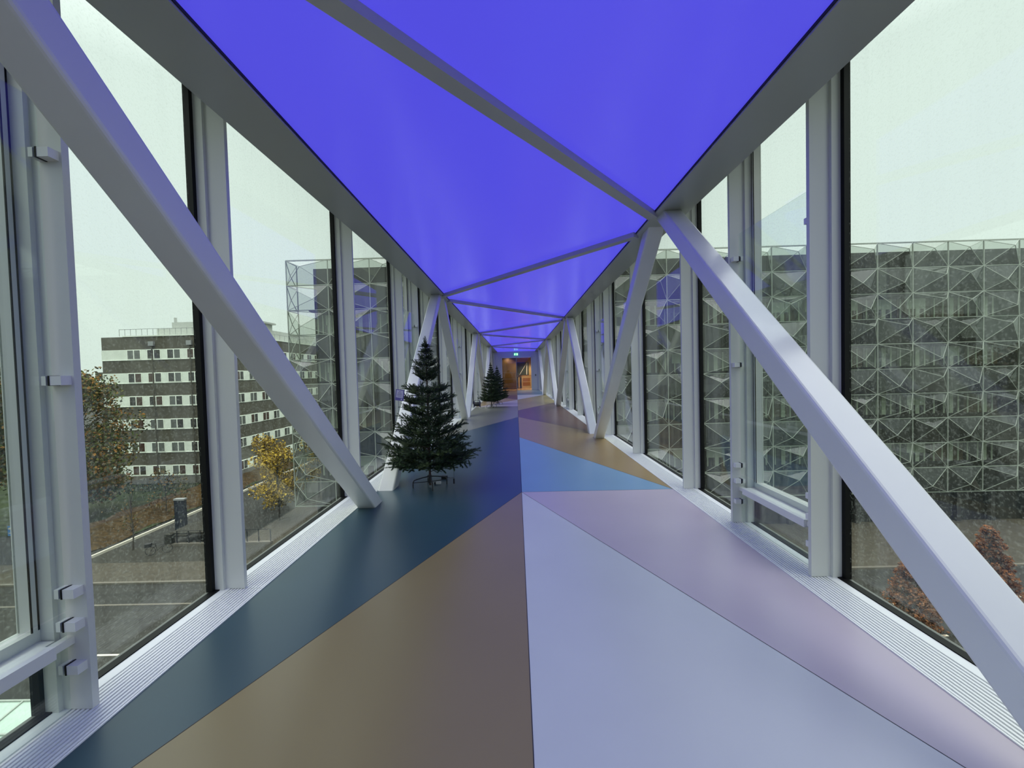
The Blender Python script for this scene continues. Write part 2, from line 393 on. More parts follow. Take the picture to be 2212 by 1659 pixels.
tag(mb.build('wall_left'), 'dark oak plank wall behind the left glazed door', 'wall', kind='structure')
mb = MB(); mb.box(-.2, 5.2, 45, 45.2, 0, 3.3, WOODL); mb.box(2.6, 2.8, Ye + .2, 45, 0, 3.3, WOODL)
tag(mb.build('wall_right'), 'light oak lobby wall behind the right glazed door', 'wall', kind='structure')
WARM = mat('warm_lamp', (1, .9, .7), .5, emit=(1, .80, .5), es=14)
for i, (x, y, l) in enumerate(((.55, 37.6, 'lit round downlight in the lobby ceiling just inside the right door'), (1.0, 40.2, 'lit round downlight deeper in the lobby ceiling, above the counter'),
                             (1.35, 43.4, 'lit round downlight by the lobby wall with red-brown posters'), (-.85, 38.2, 'lit round downlight washing the dark oak wall'))):
    r = empty('ceiling_spotlight', (x, y, 3.3), l, 'ceiling light', 'round spotlights in the lobby ceiling')
    m = MB(); m.lathe([(.10, 0), (.10, -.03), (.08, -.03), (.08, 0)], (0, 0, 0), WHITE); m.build('trim_ring', r)
    m = MB(); m.lathe([(.078, -.01), (.078, -.024)], (0, 0, 0), WARM); m.build('lamp', r)
    ld = bpy.data.lights.new('spotlight_bulb', 'SPOT'); ld.spot_size = 2.4; ld.spot_blend = .6; ld.energy = 330 if i < 3 else 75; ld.color = (1, .80, .52); ld.shadow_soft_size = .08
    lo = bpy.data.objects.new('spotlight_bulb', ld); C.objects.link(lo); lo.location = (0, 0, -.12); lo.parent = r
r = empty('reception_counter', (1.05, 42.6, 0), 'pale oak counter with drawers standing in the lobby', 'counter')
m = MB(); m.box(-.5, .45, -.35, .35, .0, 1.25, WOODL); m.build('body', r)
m = MB(); m.box(-.54, .49, -.39, .39, 1.25, 1.3, mat('oak_top', (.45, .22, .07), .3)); m.build('counter_top', r)
for z in (.2, .65):
    m = MB(); m.box(-.42, .37, -.37, -.35, z, z + .38, mat('drawer_oak', (.36, .14, .035), .4)); m.build('drawer', r)
r = empty('dark_window', (.62, 44.9, 0), 'dark window with white diagonal brace beyond at the back of the lobby', 'window')
m = MB(); m.box(-.65, .75, -.05, .0, 1.3, 2.75, mat('dark_pane', (.05, .065, .05), .2)); m.build('pane', r)
m = MB(); m.bar((-.3, -.07, 1.35), (.55, -.07, 2.7), .06, .04, WHITE, (0, 1, 0)); m.bar((.5, -.07, 1.35), (.56, -.07, 2.7), .09, .04, WHITE, (0, 1, 0)); m.build('brace', r)
POST = mat('red_brown_print', (.20, .05, .03), .6)
for x, z, w, h, l in ((1.95, 1.75, .18, .42, 'narrow red-brown poster on the lobby wall, left one'), (2.25, 1.78, .3, .4, 'wide red-brown poster on the lobby wall, right one'),
                  (2.05, 2.28, .28, .1, 'small red-brown notice above the posters'), (2.12, .6, .16, .55, 'low curved red-brown print near the lobby floor')):
    m = MB(); m.box(x - w / 2, x + w / 2, 44.96, 44.985, z - h / 2, z + h / 2, POST); tag(m.build('poster'), l, 'poster', 'prints on the lobby wall')
r = empty('dark_stand', (.24, 40.8, 0), 'dark narrow bin stand on the lobby floor behind the door gap', 'stand')
m = MB(); m.box(-.2, -.09, -.1, .1, 0, 1.2, DARKM); m.build('post', r); m = MB(); m.box(.06, .24, -.15, .15, 0, 1.15, DARKM); m.build('bin', r)
m = MB(); m.box(-.22, .26, -.16, .16, -.0, .03, DARKM); m.build('base_plate', r)
# exit sign
r = empty('exit_sign', (-.02, 35.7, 3.13), 'lit green emergency exit sign hanging above the far doors', 'exit sign')
m = MB(); m.box(-.19, .19, -.025, .025, 0, .22, mat('exit_green', (.02, .3, .12), .5, emit=(.05, .62, .25), es=1.3)); m.build('housing', r)
EWH = mat('exit_white', (.9, 1, .9), .5, emit=(.75, 1, .8), es=2.2)
m = MB()                              # running figure, arrow and door
m.lathe([(.022, -.002), (.022, .002)], (-.085, -.029, .18), EWH, 12, 'y')
m.bar((-.09, -.028, .155), (-.105, -.028, .095), .004, .035, EWH, (1, 0, 0)); m.bar((-.105, -.028, .10), (-.075, -.028, .06), .004, .018, EWH, (1, 0, 0))
m.bar((-.075, -.028, .06), (-.08, -.028, .02), .004, .015, EWH, (1, 0, 0)); m.bar((-.105, -.028, .10), (-.15, -.028, .05), .004, .018, EWH, (1, 0, 0))
m.bar((-.09, -.028, .15), (-.04, -.028, .12), .004, .014, EWH, (1, 0, 0)); m.bar((-.095, -.028, .15), (-.14, -.028, .13), .004, .014, EWH, (1, 0, 0))
m.build('running_figure', r); m = MB(); m.box(.06, .14, -.03, -.026, .03, .19, EWH); m.build('door_pictogram', r)
for hx in (-.12, .12):
    m = MB(); m.tube([(hx, 0, .22), (hx, 0, .43)], .006, GREYM); m.build('hanger', r)
r = empty('card_reader', (1.72, Ye - .001, 1.35), 'small black card reader on the white wall right of the far doors', 'card reader')
m = MB(); m.box(-.05, .05, -.03, 0, -.07, .07, DARKM); m.build('housing', r); m = MB(); m.box(-.03, .03, -.034, -.03, -.02, .04, GREYM); m.build('keypad', r)

# ------------------------------------------------------------------ artificial fir trees
NEED = [mat('fir_needle_dark', (.018, .042, .014), .6), mat('fir_needle_mid', (.032, .068, .020), .6), mat('fir_needle_light', (.062, .098, .028), .6)]
BARK = mat('fir_wire_brown', (.03, .018, .012), .7); POLE = mat('fir_pole', (.035, .012, .010), .5)
def brush(m, p, q, ln, rng, mt):
    p, q = Vector(p), Vector(q); d = (q - p); L = d.length; d.normalize()
    a = d.orthogonal().normalized(); b = d.cross(a); n = max(6, int(L / .0055))
    m.tube([p, q], [.0028, .0012], BARK, 3, False)
    for i in range(n):
        t = i / (n - 1); c = p + d * L * t
        for j in range(5):
            an = rng.random() * 2 * PI; r_ = a * math.cos(an) + b * math.sin(an)
            l = ln * (.8 + .4 * rng.random()) * (1 if t < .85 else .8)
            tip = c + r_ * l * .78 + d * l * .75
            w = d.cross(r_) * .0021
            m.poly([c - w, c + w, tip], mt)
def branch_mesh(seed):
    rng = random.Random(seed); m = MB()
    # unit branch along +x, about 1 long, gently rising
    def pt(t): return Vector((t * .62, 0, .05 * t * t * .62))
    m.tube([pt(i / 5) for i in range(6)], [.006, .005, .0045, .004, .003, .002], BARK, 4)
    brush(m, pt(.35), pt(1), .026, rng, NEED[rng.choice((0, 1, 2))])
    t = .22
    while t < .97:
        for sd in (-1, 1):
            L = (.30 * (1 - t) + .09) * (.8 + .4 * rng.random())
            an = math.radians(38 + 14 * rng.random()); up = (rng.random() - .35) * .12
            p = pt(t); q = p + Vector((math.cos(an) * L, sd * math.sin(an) * L, up))
            mt = NEED[rng.choice((0, 0, 1, 1, 2))]
            brush(m, p.lerp(q, .12), q, .025, rng, mt)
            if L > .15:
                for s2 in (-1, 1):
                    c = p.lerp(q, .45); a2 = an + s2 * .6
                    q2 = c + Vector((math.cos(a2) * L * .5, sd * math.sin(a2) * L * .5, up * .5 + .02)); brush(m, c, q2, .023, rng, mt)
        t += .105
    return m
BR = []
def fir(loc, H, label, seed, width=1.0, stand=True, gap=True, name='artificial_fir_tree'):
    rng = random.Random(seed); k = H / 2.15
    r = empty(name, loc, label, 'christmas tree', 'artificial fir trees')
    m = MB(); m.tube([(0, 0, .02), (0, 0, 1.0 * k), (0, 0, 1.5 * k), (0, 0, 2.08 * k)], [.017, .015, .011, .005], POLE, 8); m.build('trunk', r)
    tiers = [(.34, .58, 7), (.42, .66, 8), (.54, .66, 8), (.68, .60, 7), (.83, .56, 7), (.98, .48, 7), (1.12, .46, 6), (1.26, .42, 6), (1.40, .36, 6)]
    tiers += [(1.60, .24, 7), (1.68, .27, 6), (1.78, .24, 6), (1.87, .18, 5), (1.95, .12, 4), (2.02, .07, 3)] if gap else [(1.50, .32, 6), (1.60, .27, 6), (1.70, .21, 5), (1.80, .17, 5), (1.90, .12, 4), (2.0, .08, 3)]
    ph = 0
    for tz, R, n in tiers:
        ph += 1.3
        for i in range(n):
            L = R * (.86 + .22 * rng.random()) * width; an = ph + 2 * PI * i / n + rng.uniform(-.15, .15)
            inc = math.radians((8 if tz < .5 else 22 if tz < 1.45 else 40 if tz < 1.85 else 58) + rng.uniform(-9, 9))
            z0 = tz - L * math.sin(inc) * .8
            if not BR:
                for q in range(5):
                    o = branch_mesh(100 + q).build('branch', r); BR.append(o.data); bpy.data.objects.remove(o)
            o = bpy.data.objects.new('branch', BR[rng.randrange(5)]); C.objects.link(o); o.parent = r
            o.location = (0, 0, z0 * k); o.rotation_euler = (rng.uniform(-.25, .25), -inc, an)
            f = L * k / .62; o.scale = (f, max(f, .75 if tz < 1.5 else .42), max(f, .8 if tz < 1.5 else .5))
    o = bpy.data.objects.new('tree_top', BR[1]); C.objects.link(o); o.parent = r; o.location = (0, 0, 1.94 * k); o.rotation_euler = (0, -PI / 2, 0); o.scale = (.32, .4, .4)
    if stand:
        m = MB(); m.tube([(0, 0, .05), (0, 0, .17)], .024, DARKM, 10); st = m.build('stand', r)
        for q in range(4):
            a = .35 + q * PI / 2; c_, s_ = math.cos(a), math.sin(a)
            m = MB(); m.tube([(c_ * x, s_ * x, z) for x, z in ((.02, .145), (.10, .135), (.19, .118), (.222, .108), (.238, .085), (.24, .05), (.24, .0))], .008, DARKM, 8)
            m.tube([(c_ * .02, s_ * .02, .07), (c_ * .236, s_ * .236, .075)], .005, DARKM, 6)
            m.build('leg', st)
    return r
TX, TY = -1.31, 5.70
FIR1 = fir((TX, TY, 0), 2.15, 'bare green fir tree with a paper tag, standing on the dark blue floor', 3)
fir((-1.235, 18.8, 0), 2.12, 'green fir tree with its stand showing on the grey and lilac floor, far left', 5, .95, gap=False)
fir((-1.02, 20.6, 0), 1.98, 'green fir tree behind the far one, its top peeking out on the right', 9, 1.0, gap=False)
# tag hanging in the near tree
TAGB = mat('tag_purple', (.10, .08, .30), .5); TAGW = mat('tag_lilac', (.45, .42, .62), .5); INK = mat('tag_ink', (.06, .04, .16), .6)
r = empty('product_tag', (TX - .30, TY - .33, 1.34), 'purple cardboard tag with a pale printed panel hanging in the near fir tree', 'tag')
r.rotation_euler = (0, math.radians(8), math.radians(-8))
m = MB(); m.box(-.06, .06, 0, .006, -.075, .075, TAGB); m.build('card', r)
m = MB(); m.box(-.048, .048, -.002, 0, -.035, .065, TAGW)
for i, w in enumerate((.03, .055, .07, .06)): m.box(-w / 2, w / 2, -.0035, -.002, .045 - i * .02, .05 - i * .02, INK)
m.box(.022, .04, -.002, 0, -.065, -.045, TAGW); m.build('print', r)
m = MB(); m.tube([(0, .003, .075), (.03, .02, .11), (.06, .04, .12)], .0015, DARKM, 4); m.build('string', r)
def cord(name, pts, rad, m, label, cat):
    b = MB(); b.tube(pts, rad, m, 6); return tag(b.build(name), label, cat)
m = MB(); m.tube([(.36, -.1, .50), (.365, -.1, .3), (.36, -.1, .13)], .002, DARKM, 6); w = m.build('light_wire', FIR1)
m = MB(); m.box(.35, .37, -.11, -.09, .06, .13, DARKM); m.tube([(.356, -.1, .06), (.356, -.1, .04)], .002, GREYM, 5); m.build('plug', w)
r = empty('power_adapter', (TX + .13, TY + .42, 0), 'small black power adapter lying on the dark blue floor behind the fir stand', 'adapter')
m = MB(); m.box(-.045, .045, -.03, .03, .0, .04, DARKM); m.build('housing', r); m = MB(); m.tube([(.045, 0, .02), (.09, -.02, .01), (.14, .03, .005)], .003, DARKM, 5); m.build('lead', r)
r = empty('light_controller', (TX + .09, TY + .12, 0), 'small white and black light controller lying beside the fir stand', 'controller')
m = MB(); m.box(-.03, .04, -.02, .02, 0, .03, mat('white_plastic', (.75, .75, .72), .4)); m.build('housing', r); m = MB(); m.box(-.055, -.03, -.018, .018, .003, .027, DARKM); m.build('socket', r)
# cable reel
NAVY = mat('navy_plastic', (.012, .014, .085), .35)
r = empty('cable_reel', (-1.93, 18.9, 0), 'dark blue cable reel standing beside the far brace foot on the left', 'cable reel')
for i, x in enumerate((-.13, .13)):
    m = MB(); m.lathe([(.135, -.012), (.14, 0), (.135, .012)], (x, 0, .16), NAVY, 20, 'x'); m.build('flange', r)
m = MB(); m.lathe([(.10, -.118), (.105, 0), (.10, .118)], (0, 0, .16), DARKM, 20, 'x'); m.build('cable_coil', r)
m = MB(); m.tube([(-.16, .0, .02), (-.16, .0, .28), (-.1, 0, .34), (.1, 0, .34), (.16, 0, .28), (.16, 0, .02)], .01, DARKM, 6)
m.tube([(-.17, -.1, .01), (-.17, .1, .01)], .01, DARKM, 6); m.tube([(.17, -.1, .01), (.17, .1, .01)], .01, DARKM, 6); m.build('carry_frame', r)
cord('extension_cord', [(-1.82, 18.7, .012), (-1.7, 18.45, .008), (-1.55, 18.62, .008), (-1.42, 18.5, .008), (-1.3, 18.72, .008)], .008, mat('white_cable', (.7, .7, .68), .5), 'white cord on the grey floor between the cable reel and the far fir tree', 'cord')

# ------------------------------------------------------------------ outdoors (built where it stands, street about 12 m below)
ZG = -12.4
def G(x, y, z=-14.0): return (x - .03, y, z + 1.6)
ASPH = mat('wet_asphalt', (.024, .024, .020), .75, spec=.2, noise=.22, scale=1.2, stretch=(.3, 1.5, 1)); PAVE = mat('paving', (.056, .050, .036), .8, spec=.15, noise=.18, scale=2.5)
COB = mat('cobbles', (.030, .029, .022), .8, spec=.15, noise=.30, scale=6); GRASS = mat('grass', (.028, .036, .016), .9, spec=.05, noise=.4, scale=1.5)
LEAFG = mat('leaf_litter', (.042, .027, .011), .9, spec=.05, noise=.5, scale=2.5); LINE = mat('road_paint', (.55, .52, .42), .6); KERB = mat('kerb_stone', (.10, .09, .068), .7)
mb = MB()
def gr(x0, x1, y0, y1, z, m): mb.box(x0, x1, y0, y1, ZG + z - .2, ZG + z, m)
gr(-400, 400, -150, 600, 0, ASPH)
tag(mb.build('ground'), 'wet asphalt ground far below the bridge', 'ground', kind='structure')
def slab(n, x0, x1, y0, y1, z, m, label, cat, kind='structure'):
    b = MB(); b.box(x0, x1, y0, y1, ZG + .001, ZG + z, m); return tag(b.build(n), label, cat, kind=kind)
slab('trim_3', -200, 80, 27.1, 27.32, .13, KERB, 'pale kerb stone along the far edge of the street', 'kerb')
slab('ground_pavement', -200, 80, 27.32, 30.2, .12, PAVE, 'sandy paved footway beyond the street', 'footway')
slab('ground_cobbles_left', -34.2, -20.5, 30.2, 33.0, .11, COB, 'grey cobbled strip left of the bridge', 'footway')
slab('ground_cobbles_right', 3, 80, 30.2, 35.2, .11, PAVE, 'paved forecourt right of the bridge', 'footway')
slab('trim_4', -120, -6, 24.5, 24.66, .03, KERB, 'pale edge line along the traffic lane', 'line')
slab('ground_ramp', -24.2, -18.0, 33.0, 110, .06, PAVE, 'paved lane beside the lattice building', 'lane')
slab('trim_5', -34.6, -34.42, 31.0, 110, .22, LINE, 'pale kerb of the cycle path running away to the left', 'kerb')
slab('ground_grass', -200, -35.6, 36.2, 110, .10, GRASS, 'green bank below the brown office block', 'lawn')
for i, (x, y, w) in enumerate(((-21.4, 20.0, 1.3), (21.4, 23.1, 1.3), (29.3, 23.6, 1.6), (21.2, 20.3, .9))):
    b = MB(); b.box(x - w / 2, x + w / 2, y - .06, y + .06, ZG + .001, ZG + .02, LINE)
    tag(b.build('road_marking'), ('short white road marking low in the near left window', 'white road marking left of the orange tree outside right', 'white road marking right of the tall orange tree', 'short white road marking beside the orange tree foot')[i], 'road marking', 'white road markings')
b = MB(); rng = random.Random(4)       # bank of fallen leaves
N = 24
for i in range(N):
    for j in range(3):
        def q(a, c): return (-35.6 - 1.6 * c - .25 * math.sin(a * 1.7 + c), 31.0 + a * 1.4, ZG + .05 + .30 * c + .08 * math.sin(a * 2.3 + c * 2))
        b.poly([q(i, j), q(i, j + 1), q(i + 1, j + 1), q(i + 1, j)], LEAFG)
tag(b.build('leaf_bank'), 'low bank covered in brown fallen leaves beside the cycle path', 'bank', kind='structure')

# brown office block
OBW = mat('brown_cladding', (.075, .070, .050), .8, noise=.10, scale=.4); BANDW = mat('pale_window_band', (.72, .78, .68), .7, noise=.08, scale=.8)
OFR = mat('office_window_frame', (.85, .9, .8), .6); OGL = [mat('office_glass_brown', (.055, .03, .02), .2), mat('office_glass_grey', (.10, .11, .10), .2), mat('office_glass_dark', (.03, .03, .027), .15)]
OBX0, OBX1, OBY, = -56.4, -39.2, 54.0
r = empty('office_block', G(OBX1, OBY), 'brown banded office block with white window strips, seen through the left windows', 'building')
def loc(b): return b
off = Vector(G(OBX1, OBY))
def part(b, name, parent=None):
    o = b.build(name, parent or r); o.matrix_parent_inverse = Matrix.Translation(-off) if parent is None else Matrix.Identity(4); return o
def part_local(b, name, parent):
    b.v = [(x - off.x, y - off.y, z - off.z) for x, y, z in b.v]; return b.build(name, parent)
HB = 1.6 + (828 - 728) / 864.4 * 54.0          # parapet height
FL = 3.17
b = MB(); b.box(OBX0, OBX1, OBY, OBY + 18, ZG, HB, OBW); b.box(OBX1 - 14, OBX1, OBY + 18, 112, ZG, HB, OBW); part_local(b, 'walls', r)
b = MB(); b.box(OBX0, OBX1 + .02, OBY - .03, OBY, ZG, ZG + 2.2, mat('office_base_grey', (.13, .125, .11), .8)); b.box(OBX1, OBX1 + .03, OBY, 112, ZG, ZG + 2.2, MATS['office_base_grey']); part_local(b, 'plinth', r)
b = MB(); b.box(OBX0 + 3, OBX1 + .1, OBY - .1, 112, HB, HB + .15, BANDW); part_local(b, 'parapet', r)
b = MB(); RC = mat('roof_plant_grey', (.38, .40, .37), .7)
b.box(-50.5, -48.3, OBY + 2, OBY + 8, HB, HB + 1.3, RC); b.box(-48.3, -44.2, OBY + 2, OBY + 9, HB, HB + 2.1, RC); b.box(-44.2, OBX1 - 1, OBY + 2, OBY + 12, HB, HB + 2.7, RC)
b.box(-44, OBX1 - .6, OBY + 1.5, OBY + 12.4, HB + 2.7, HB + 2.95, RC); b.box(-43.6, OBX1 - 1.5, OBY + 1.93, OBY + 2, HB + .9, HB + 1.9, OGL[2]); b.tube([(-48.6, OBY + 3, HB + 1.3), (-48.6, OBY + 3, HB + 2.9)], .18, RC)
b.box(OBX1 - 8, OBX1 - 1.5, OBY + 12, 90, HB, HB + 1.9, RC)
part_local(b, 'roof_plant', r)
b = MB()
for i in range(20):
    x = OBX0 + 2 + i * .78; b.box(x, x + .04, OBY + .5, OBY + .54, HB + .15, HB + 1.1, GREYM)
for i in range(26): b.box(OBX1 - .5, OBX1 - .46, OBY + .5 + i * 1.4, OBY + .54 + i * 1.4, HB + .15, HB + 1.1, GREYM)
b.box(OBX0 + 2, OBX1 - .5, OBY + .5, OBY + .55, HB + 1.06, HB + 1.12, GREYM); b.box(OBX1 - .5, OBX1 - .45, OBY + .5, OBY + 37, HB + 1.06, HB + 1.12, GREYM); part_local(b, 'roof_railing', r)
b = MB(); b.box(OBX0 - 1.4, OBX0, OBY + .5, OBY + 1.6, HB - 5.6, HB - 4.7, OBW); b.box(OBX0 - 1.4, OBX0, OBY + .5, OBY + .6, HB - 6.2, HB - 6.0, OFR); part_local(b, 'balcony', r)
rng = random.Random(12)
for fl in range(6):
    zt = HB - 1.75 - FL * fl; zb = zt - 1.38
    b = MB(); b.box(OBX0 - .02, OBX1 + .04, OBY - .04, OBY, zb, zt, BANDW); b.box(OBX1, OBX1 + .04, OBY, 112, zb, zt, BANDW)
    b.box(OBX0 - .02, OBX1 + .08, OBY - .08, OBY, zb - .06, zb, OFR); part_local(b, 'window_band', r)
    for k in range(5):
        xc = -51.95 + 2.74 * k
        b = MB(); b.box(xc - .93, xc + .93, OBY - .09, OBY - .04, zb + .06, zt - .04, OFR)
        for q in (-.46, .46): b.box(xc + q - .39, xc + q + .39, OBY - .10, OBY - .09, zb + .13, zt - .10, rng.choice(OGL))
        part_local(b, 'window', r)
    for k in range(9):
        yc = OBY + 2.2 + 2.74 * k
        b = MB(); b.box(OBX1 + .04, OBX1 + .09, yc - .75, yc + .75, zb + .06, zt - .04, OFR)
        for q in (-.38, .38): b.box(OBX1 + .09, OBX1 + .10, yc + q - .32, yc + q + .32, zb + .13, zt - .10, rng.choice(OGL))
        part_local(b, 'window', r)
for x in (-52.9 + 3.4, -52.9 + 8.6, -43.0):
    b = MB(); b.tube([(x + .1, OBY - .14, ZG), (x + .1, OBY - .14, HB - .9)], .07, OBW, 6); b.box(x - .25, x + .45, OBY - .3, OBY - .02, HB - 1.3, HB - .7, GREYM); part_local(b, 'downpipe', r)

# lattice-screened building at the end of the bridge
FX0, FP, FZ1, FR, FY = -19.6, 2.965, 10.13, 2.132, 34.5
NC, NR = 22, 10
XS = [-19.6, -16.0, -12.4, -8.8, -5.2, -2.6, -1.8, 1.1] + [FX0 + FP * c for c in range(8, NC + 1)]
LAT = mat('pale_lattice_metal', (.30, .33, .285), .5)
SPAN = [mat('dark_spandrel', (.028, .028, .025), .6, noise=.25, scale=.8)]
off = Vector(G(FX0, FY))
r = empty('lattice_building', G(FX0, FY), 'building wrapped in folded glass triangles in pale frames, where the bridge ends', 'building')
rng = random.Random(21)
lat = MB(); allp = []
HOLE = (5, 6, 7)
apex = {}
for c in range(NC):
    for w in range(NR):
        x0 = XS[c]; x1 = XS[c + 1]; z1 = FZ1 - FR * w; z0 = z1 - FR
        ax = x0 + (x1 - x0) * rng.choice((.38, .42, .60, .70, .74)); az = z1 - FR * (rng.choice((.30, .35, .62, .68)) if w else .32); ay = FY - .55 - .25 * rng.random()
        apex[c, w] = (ax, ay, az)
def gp(x, y, z): return Vector(G(x, y, z)) - off
for c in range(NC + 1):
    if c in (6, 7): continue
    x = XS[c]; lat.bar(gp(x, FY, FZ1), gp(x, FY, FZ1 - FR * NR), .06, .08, LAT, (0, 1, 0))
for w in range(NR + 1):
    z = FZ1 - FR * w
    for xa, xb in ((FX0, -2.6), (FX0 + FP * 8, FX0 + FP * NC)): lat.bar(gp(xa, FY, z), gp(xb, FY, z), .10, .06 if w else .10, LAT)
order = sorted([(abs(FX0 + FP * (c + .5) - 26) + abs(w - 3) * .3, c, w) for c in range(NC) for w in range(NR) if c not in HOLE and not (c > 20)])
named = {(c, w) for _, c, w in order[:100]}
rest = MB()
for c in range(NC):
    for w in range(NR):
        if c in HOLE: continue
        x0 = XS[c]; x1 = XS[c + 1]; z1 = FZ1 - FR * w; z0 = z1 - FR
        A = gp(*apex[c, w]); q = [gp(x0, FY, z1), gp(x1, FY, z1), gp(x1, FY, z0), gp(x0, FY, z0)]
        for p in q: lat.bar(p, A, .038, .035, LAT, (0, 1, 0))
        m = MB() if (c, w) in named else rest
        cen = (q[0] + q[1] + q[2] + q[3]) / 4
        for i in range(4):
            p1, p2 = q[i], q[(i + 1) % 4]
            m.poly([p1, A, p2], FAC)
        if (c, w) in named: m.build('glass_panel', r)
o = rest.build('glass_panel', r); o['kind'] = 'stuff'
# return of the screen at the left corner
for w in range(NR):
    z1 = FZ1 - FR * w; z0 = z1 - FR
    a, b_, c_, d__ = gp(FX0, FY, z1), gp(FX0, FY + 1.7, z1), gp(FX0, FY + 1.7, z0), gp(FX0, FY, z0); M_ = gp(FX0 - .1, FY + .8, (z1 + z0) / 2)
    for p in (a, b_, c_, d__): lat.bar(p, M_, .045, .045, LAT, (0, 1, 0))
    lat.bar(a, b_, .06, .06, LAT); lat.bar(d__, gp(FX0 + 1.6, FY + 1.5, z0), .05, .05, LAT)
lat.bar(gp(FX0, FY + 1.7, FZ1), gp(FX0, FY + 1.7, FZ1 - FR * NR), .08, .08, LAT, (0, 1, 0))
lat.build('lattice_frame', r)
b = MB(); WALLB = FY + 1.5
BW = SPAN[0]
def bx(x0, x1, y0, y1, z0, z1, m): b.box(*[v for pr in zip(gp(x0, y0, z0), gp(x1, y1, z1)) for v in pr], m)
XL, XR = -18.0, FX0 + FP * NC
bx(XL, -2.6, WALLB, WALLB + 14, -14, FZ1 - .35, BW); bx(2.6, XR, WALLB, WALLB + 14, -14, FZ1 - .35, BW)
bx(-2.6, 2.6, WALLB + .6, WALLB + 3, 2.7, FZ1 - .35, BW); bx(-2.6, 2.6, WALLB + .6, WALLB + 3, -14, -1.7, BW)
b.build('wall', r)
b = MB()
for w in (1, 3, 5, 7, 9):
    z = FZ1 - FR * (w + 1)
    bx(XL, -2.6, FY + .45, WALLB, z - .05, z + .05, BW); bx(2.6, XR, FY + .45, WALLB, z - .05, z + .05, BW)
b.build('gallery', r)
CUR = mat('pale_blind', (.70, .76, .66), .7); IGL = [mat('inner_glass_dark', (.035, .035, .030), .15), mat('inner_glass_warm', (.12, .085, .05), .3), mat('inner_glass_grey', (.16, .17, .15), .25)]
rng = random.Random(33)
for w in (2, 4, 6, 8):
    for c in range(NC - 1):
        if c in HOLE: continue
        x0 = max(XS[c], XL + .1); x1 = XS[c + 1]; z1 = FZ1 - FR * w - .25; z0 = z1 - FR + .45
        b = MB(); bx(x0 + .04, x1 - .04, WALLB - .04, WALLB - .001, z0, z1, rng.choice(IGL))
        for t, ww in ((.08, .12), (.30 + .1 * rng.random(), .10), (.55, .34), (.80, .12)):
            bx(x0 + (x1 - x0) * t, x0 + (x1 - x0) * t + ww, WALLB - .10, WALLB - .04, z0, z1, CUR)
        if rng.random() < .35: bx(x0 + .9, x1 - .5, WALLB - .08, WALLB - .04, z1 - .9, z1, CUR)
        b.build('window', r)
b = MB(); DG = mat('dark_ground_glazing', (.025, .027, .025), .15)
bx(XL, -4, FY + .6, FY + .7, -14, FZ1 - FR * NR, DG); bx(4.5, XR, FY + .6, FY + .7, -14, FZ1 - FR * NR, DG)
b.build('ground_floor_glazing', r)
b = MB()
for i in range(14): bx(6 + i * 2.9, 6.35 + i * 2.9, FY + .3, FY + .6, -14, FZ1 - FR * NR, BW)
b.build('column_row', r)

# trees outside
def leaf_tree(name, base, H, crown_r, crown_z0, label, cols, n, seed, leaf=.16, cone=False, ncl=26, trunk_r=.18):
    rng = random.Random(seed)
    t = empty(name, base, label, 'tree')
    m = MB(); m.tube([(0, 0, 0), (.05, .05, H * .3), (-.05, .05, H * .6), (0, 0, H * .9)], [trunk_r, trunk_r * .8, trunk_r * .5, trunk_r * .15], BARKO, 7)
    cl = []
    for i in range(ncl):
        u = rng.random(); z = crown_z0 + (H - crown_z0) * (.08 + .9 * u)
        prof = (1 - u) ** .75 + .08 if cone else math.sin(PI * min(1, .12 + .83 * u)) ** .7
        a = rng.random() * 2 * PI; rr = crown_r * prof * math.sqrt(rng.random())
        c = Vector((rr * math.cos(a), rr * math.sin(a), z)); cl.append((c, crown_r * (.24 if cone else .30) * (.7 + .5 * rng.random()) * (prof if cone else 1) + .12))
        m.tube([(0, 0, z * .72), tuple(c * .6 + Vector((0, 0, z * .33))), tuple(c)], [trunk_r * .3, trunk_r * .18, .012], BARKO, 4, False)
    m.build('trunk', t)
    m = MB()
    for i in range(n):
        c, cr_ = cl[i % ncl]
        v = Vector((rng.gauss(0, 1), rng.gauss(0, 1), rng.gauss(0, .8))); v = v.normalized() * cr_ * rng.random() ** .4
        p = c + v; a = Vector((rng.uniform(-1, 1), rng.uniform(-1, 1), rng.uniform(-1, 1))).normalized(); b_ = a.orthogonal().normalized()
        s_ = leaf * (.6 + .8 * rng.random())
        m.poly([p - a * s_, p + b_ * s_ * .6, p + a * s_, p - b_ * s_ * .6], cols[min(len(cols) - 1, int(rng.random() * len(cols)))])
    m.build('crown', t)
    return t
BARKO = mat('tree_bark', (.045, .036, .026), .9)
AUT = [mat('leaf_olive', (.10, .10, .025), .9, spec=.05), mat('leaf_green', (.06, .08, .022), .9, spec=.05), mat('leaf_rust', (.20, .10, .025), .9, spec=.05), mat('leaf_dark', (.04, .046, .018), .9, spec=.05), mat('leaf_brown', (.12, .075, .025), .9, spec=.05)]
YEL = [mat('leaf_yellow', (.48, .34, .05), .9, spec=.05), mat('leaf_gold', (.32, .22, .035), .9, spec=.05), mat('leaf_amber', (.14, .09, .02), .9, spec=.05)]
ORA = [mat('leaf_orange', (.19, .080, .034), .9, spec=.05), mat('leaf_copper', (.12, .055, .026), .9, spec=.05), mat('leaf_russet', (.08, .035, .018), .9, spec=.05)]
leaf_tree('autumn_tree', G(-45.8, 40.5), 14.8, 5.0, 1.5, 'large olive and rust autumn tree left of the brown office block', AUT, 26000, 1, .15, ncl=110, trunk_r=.3)
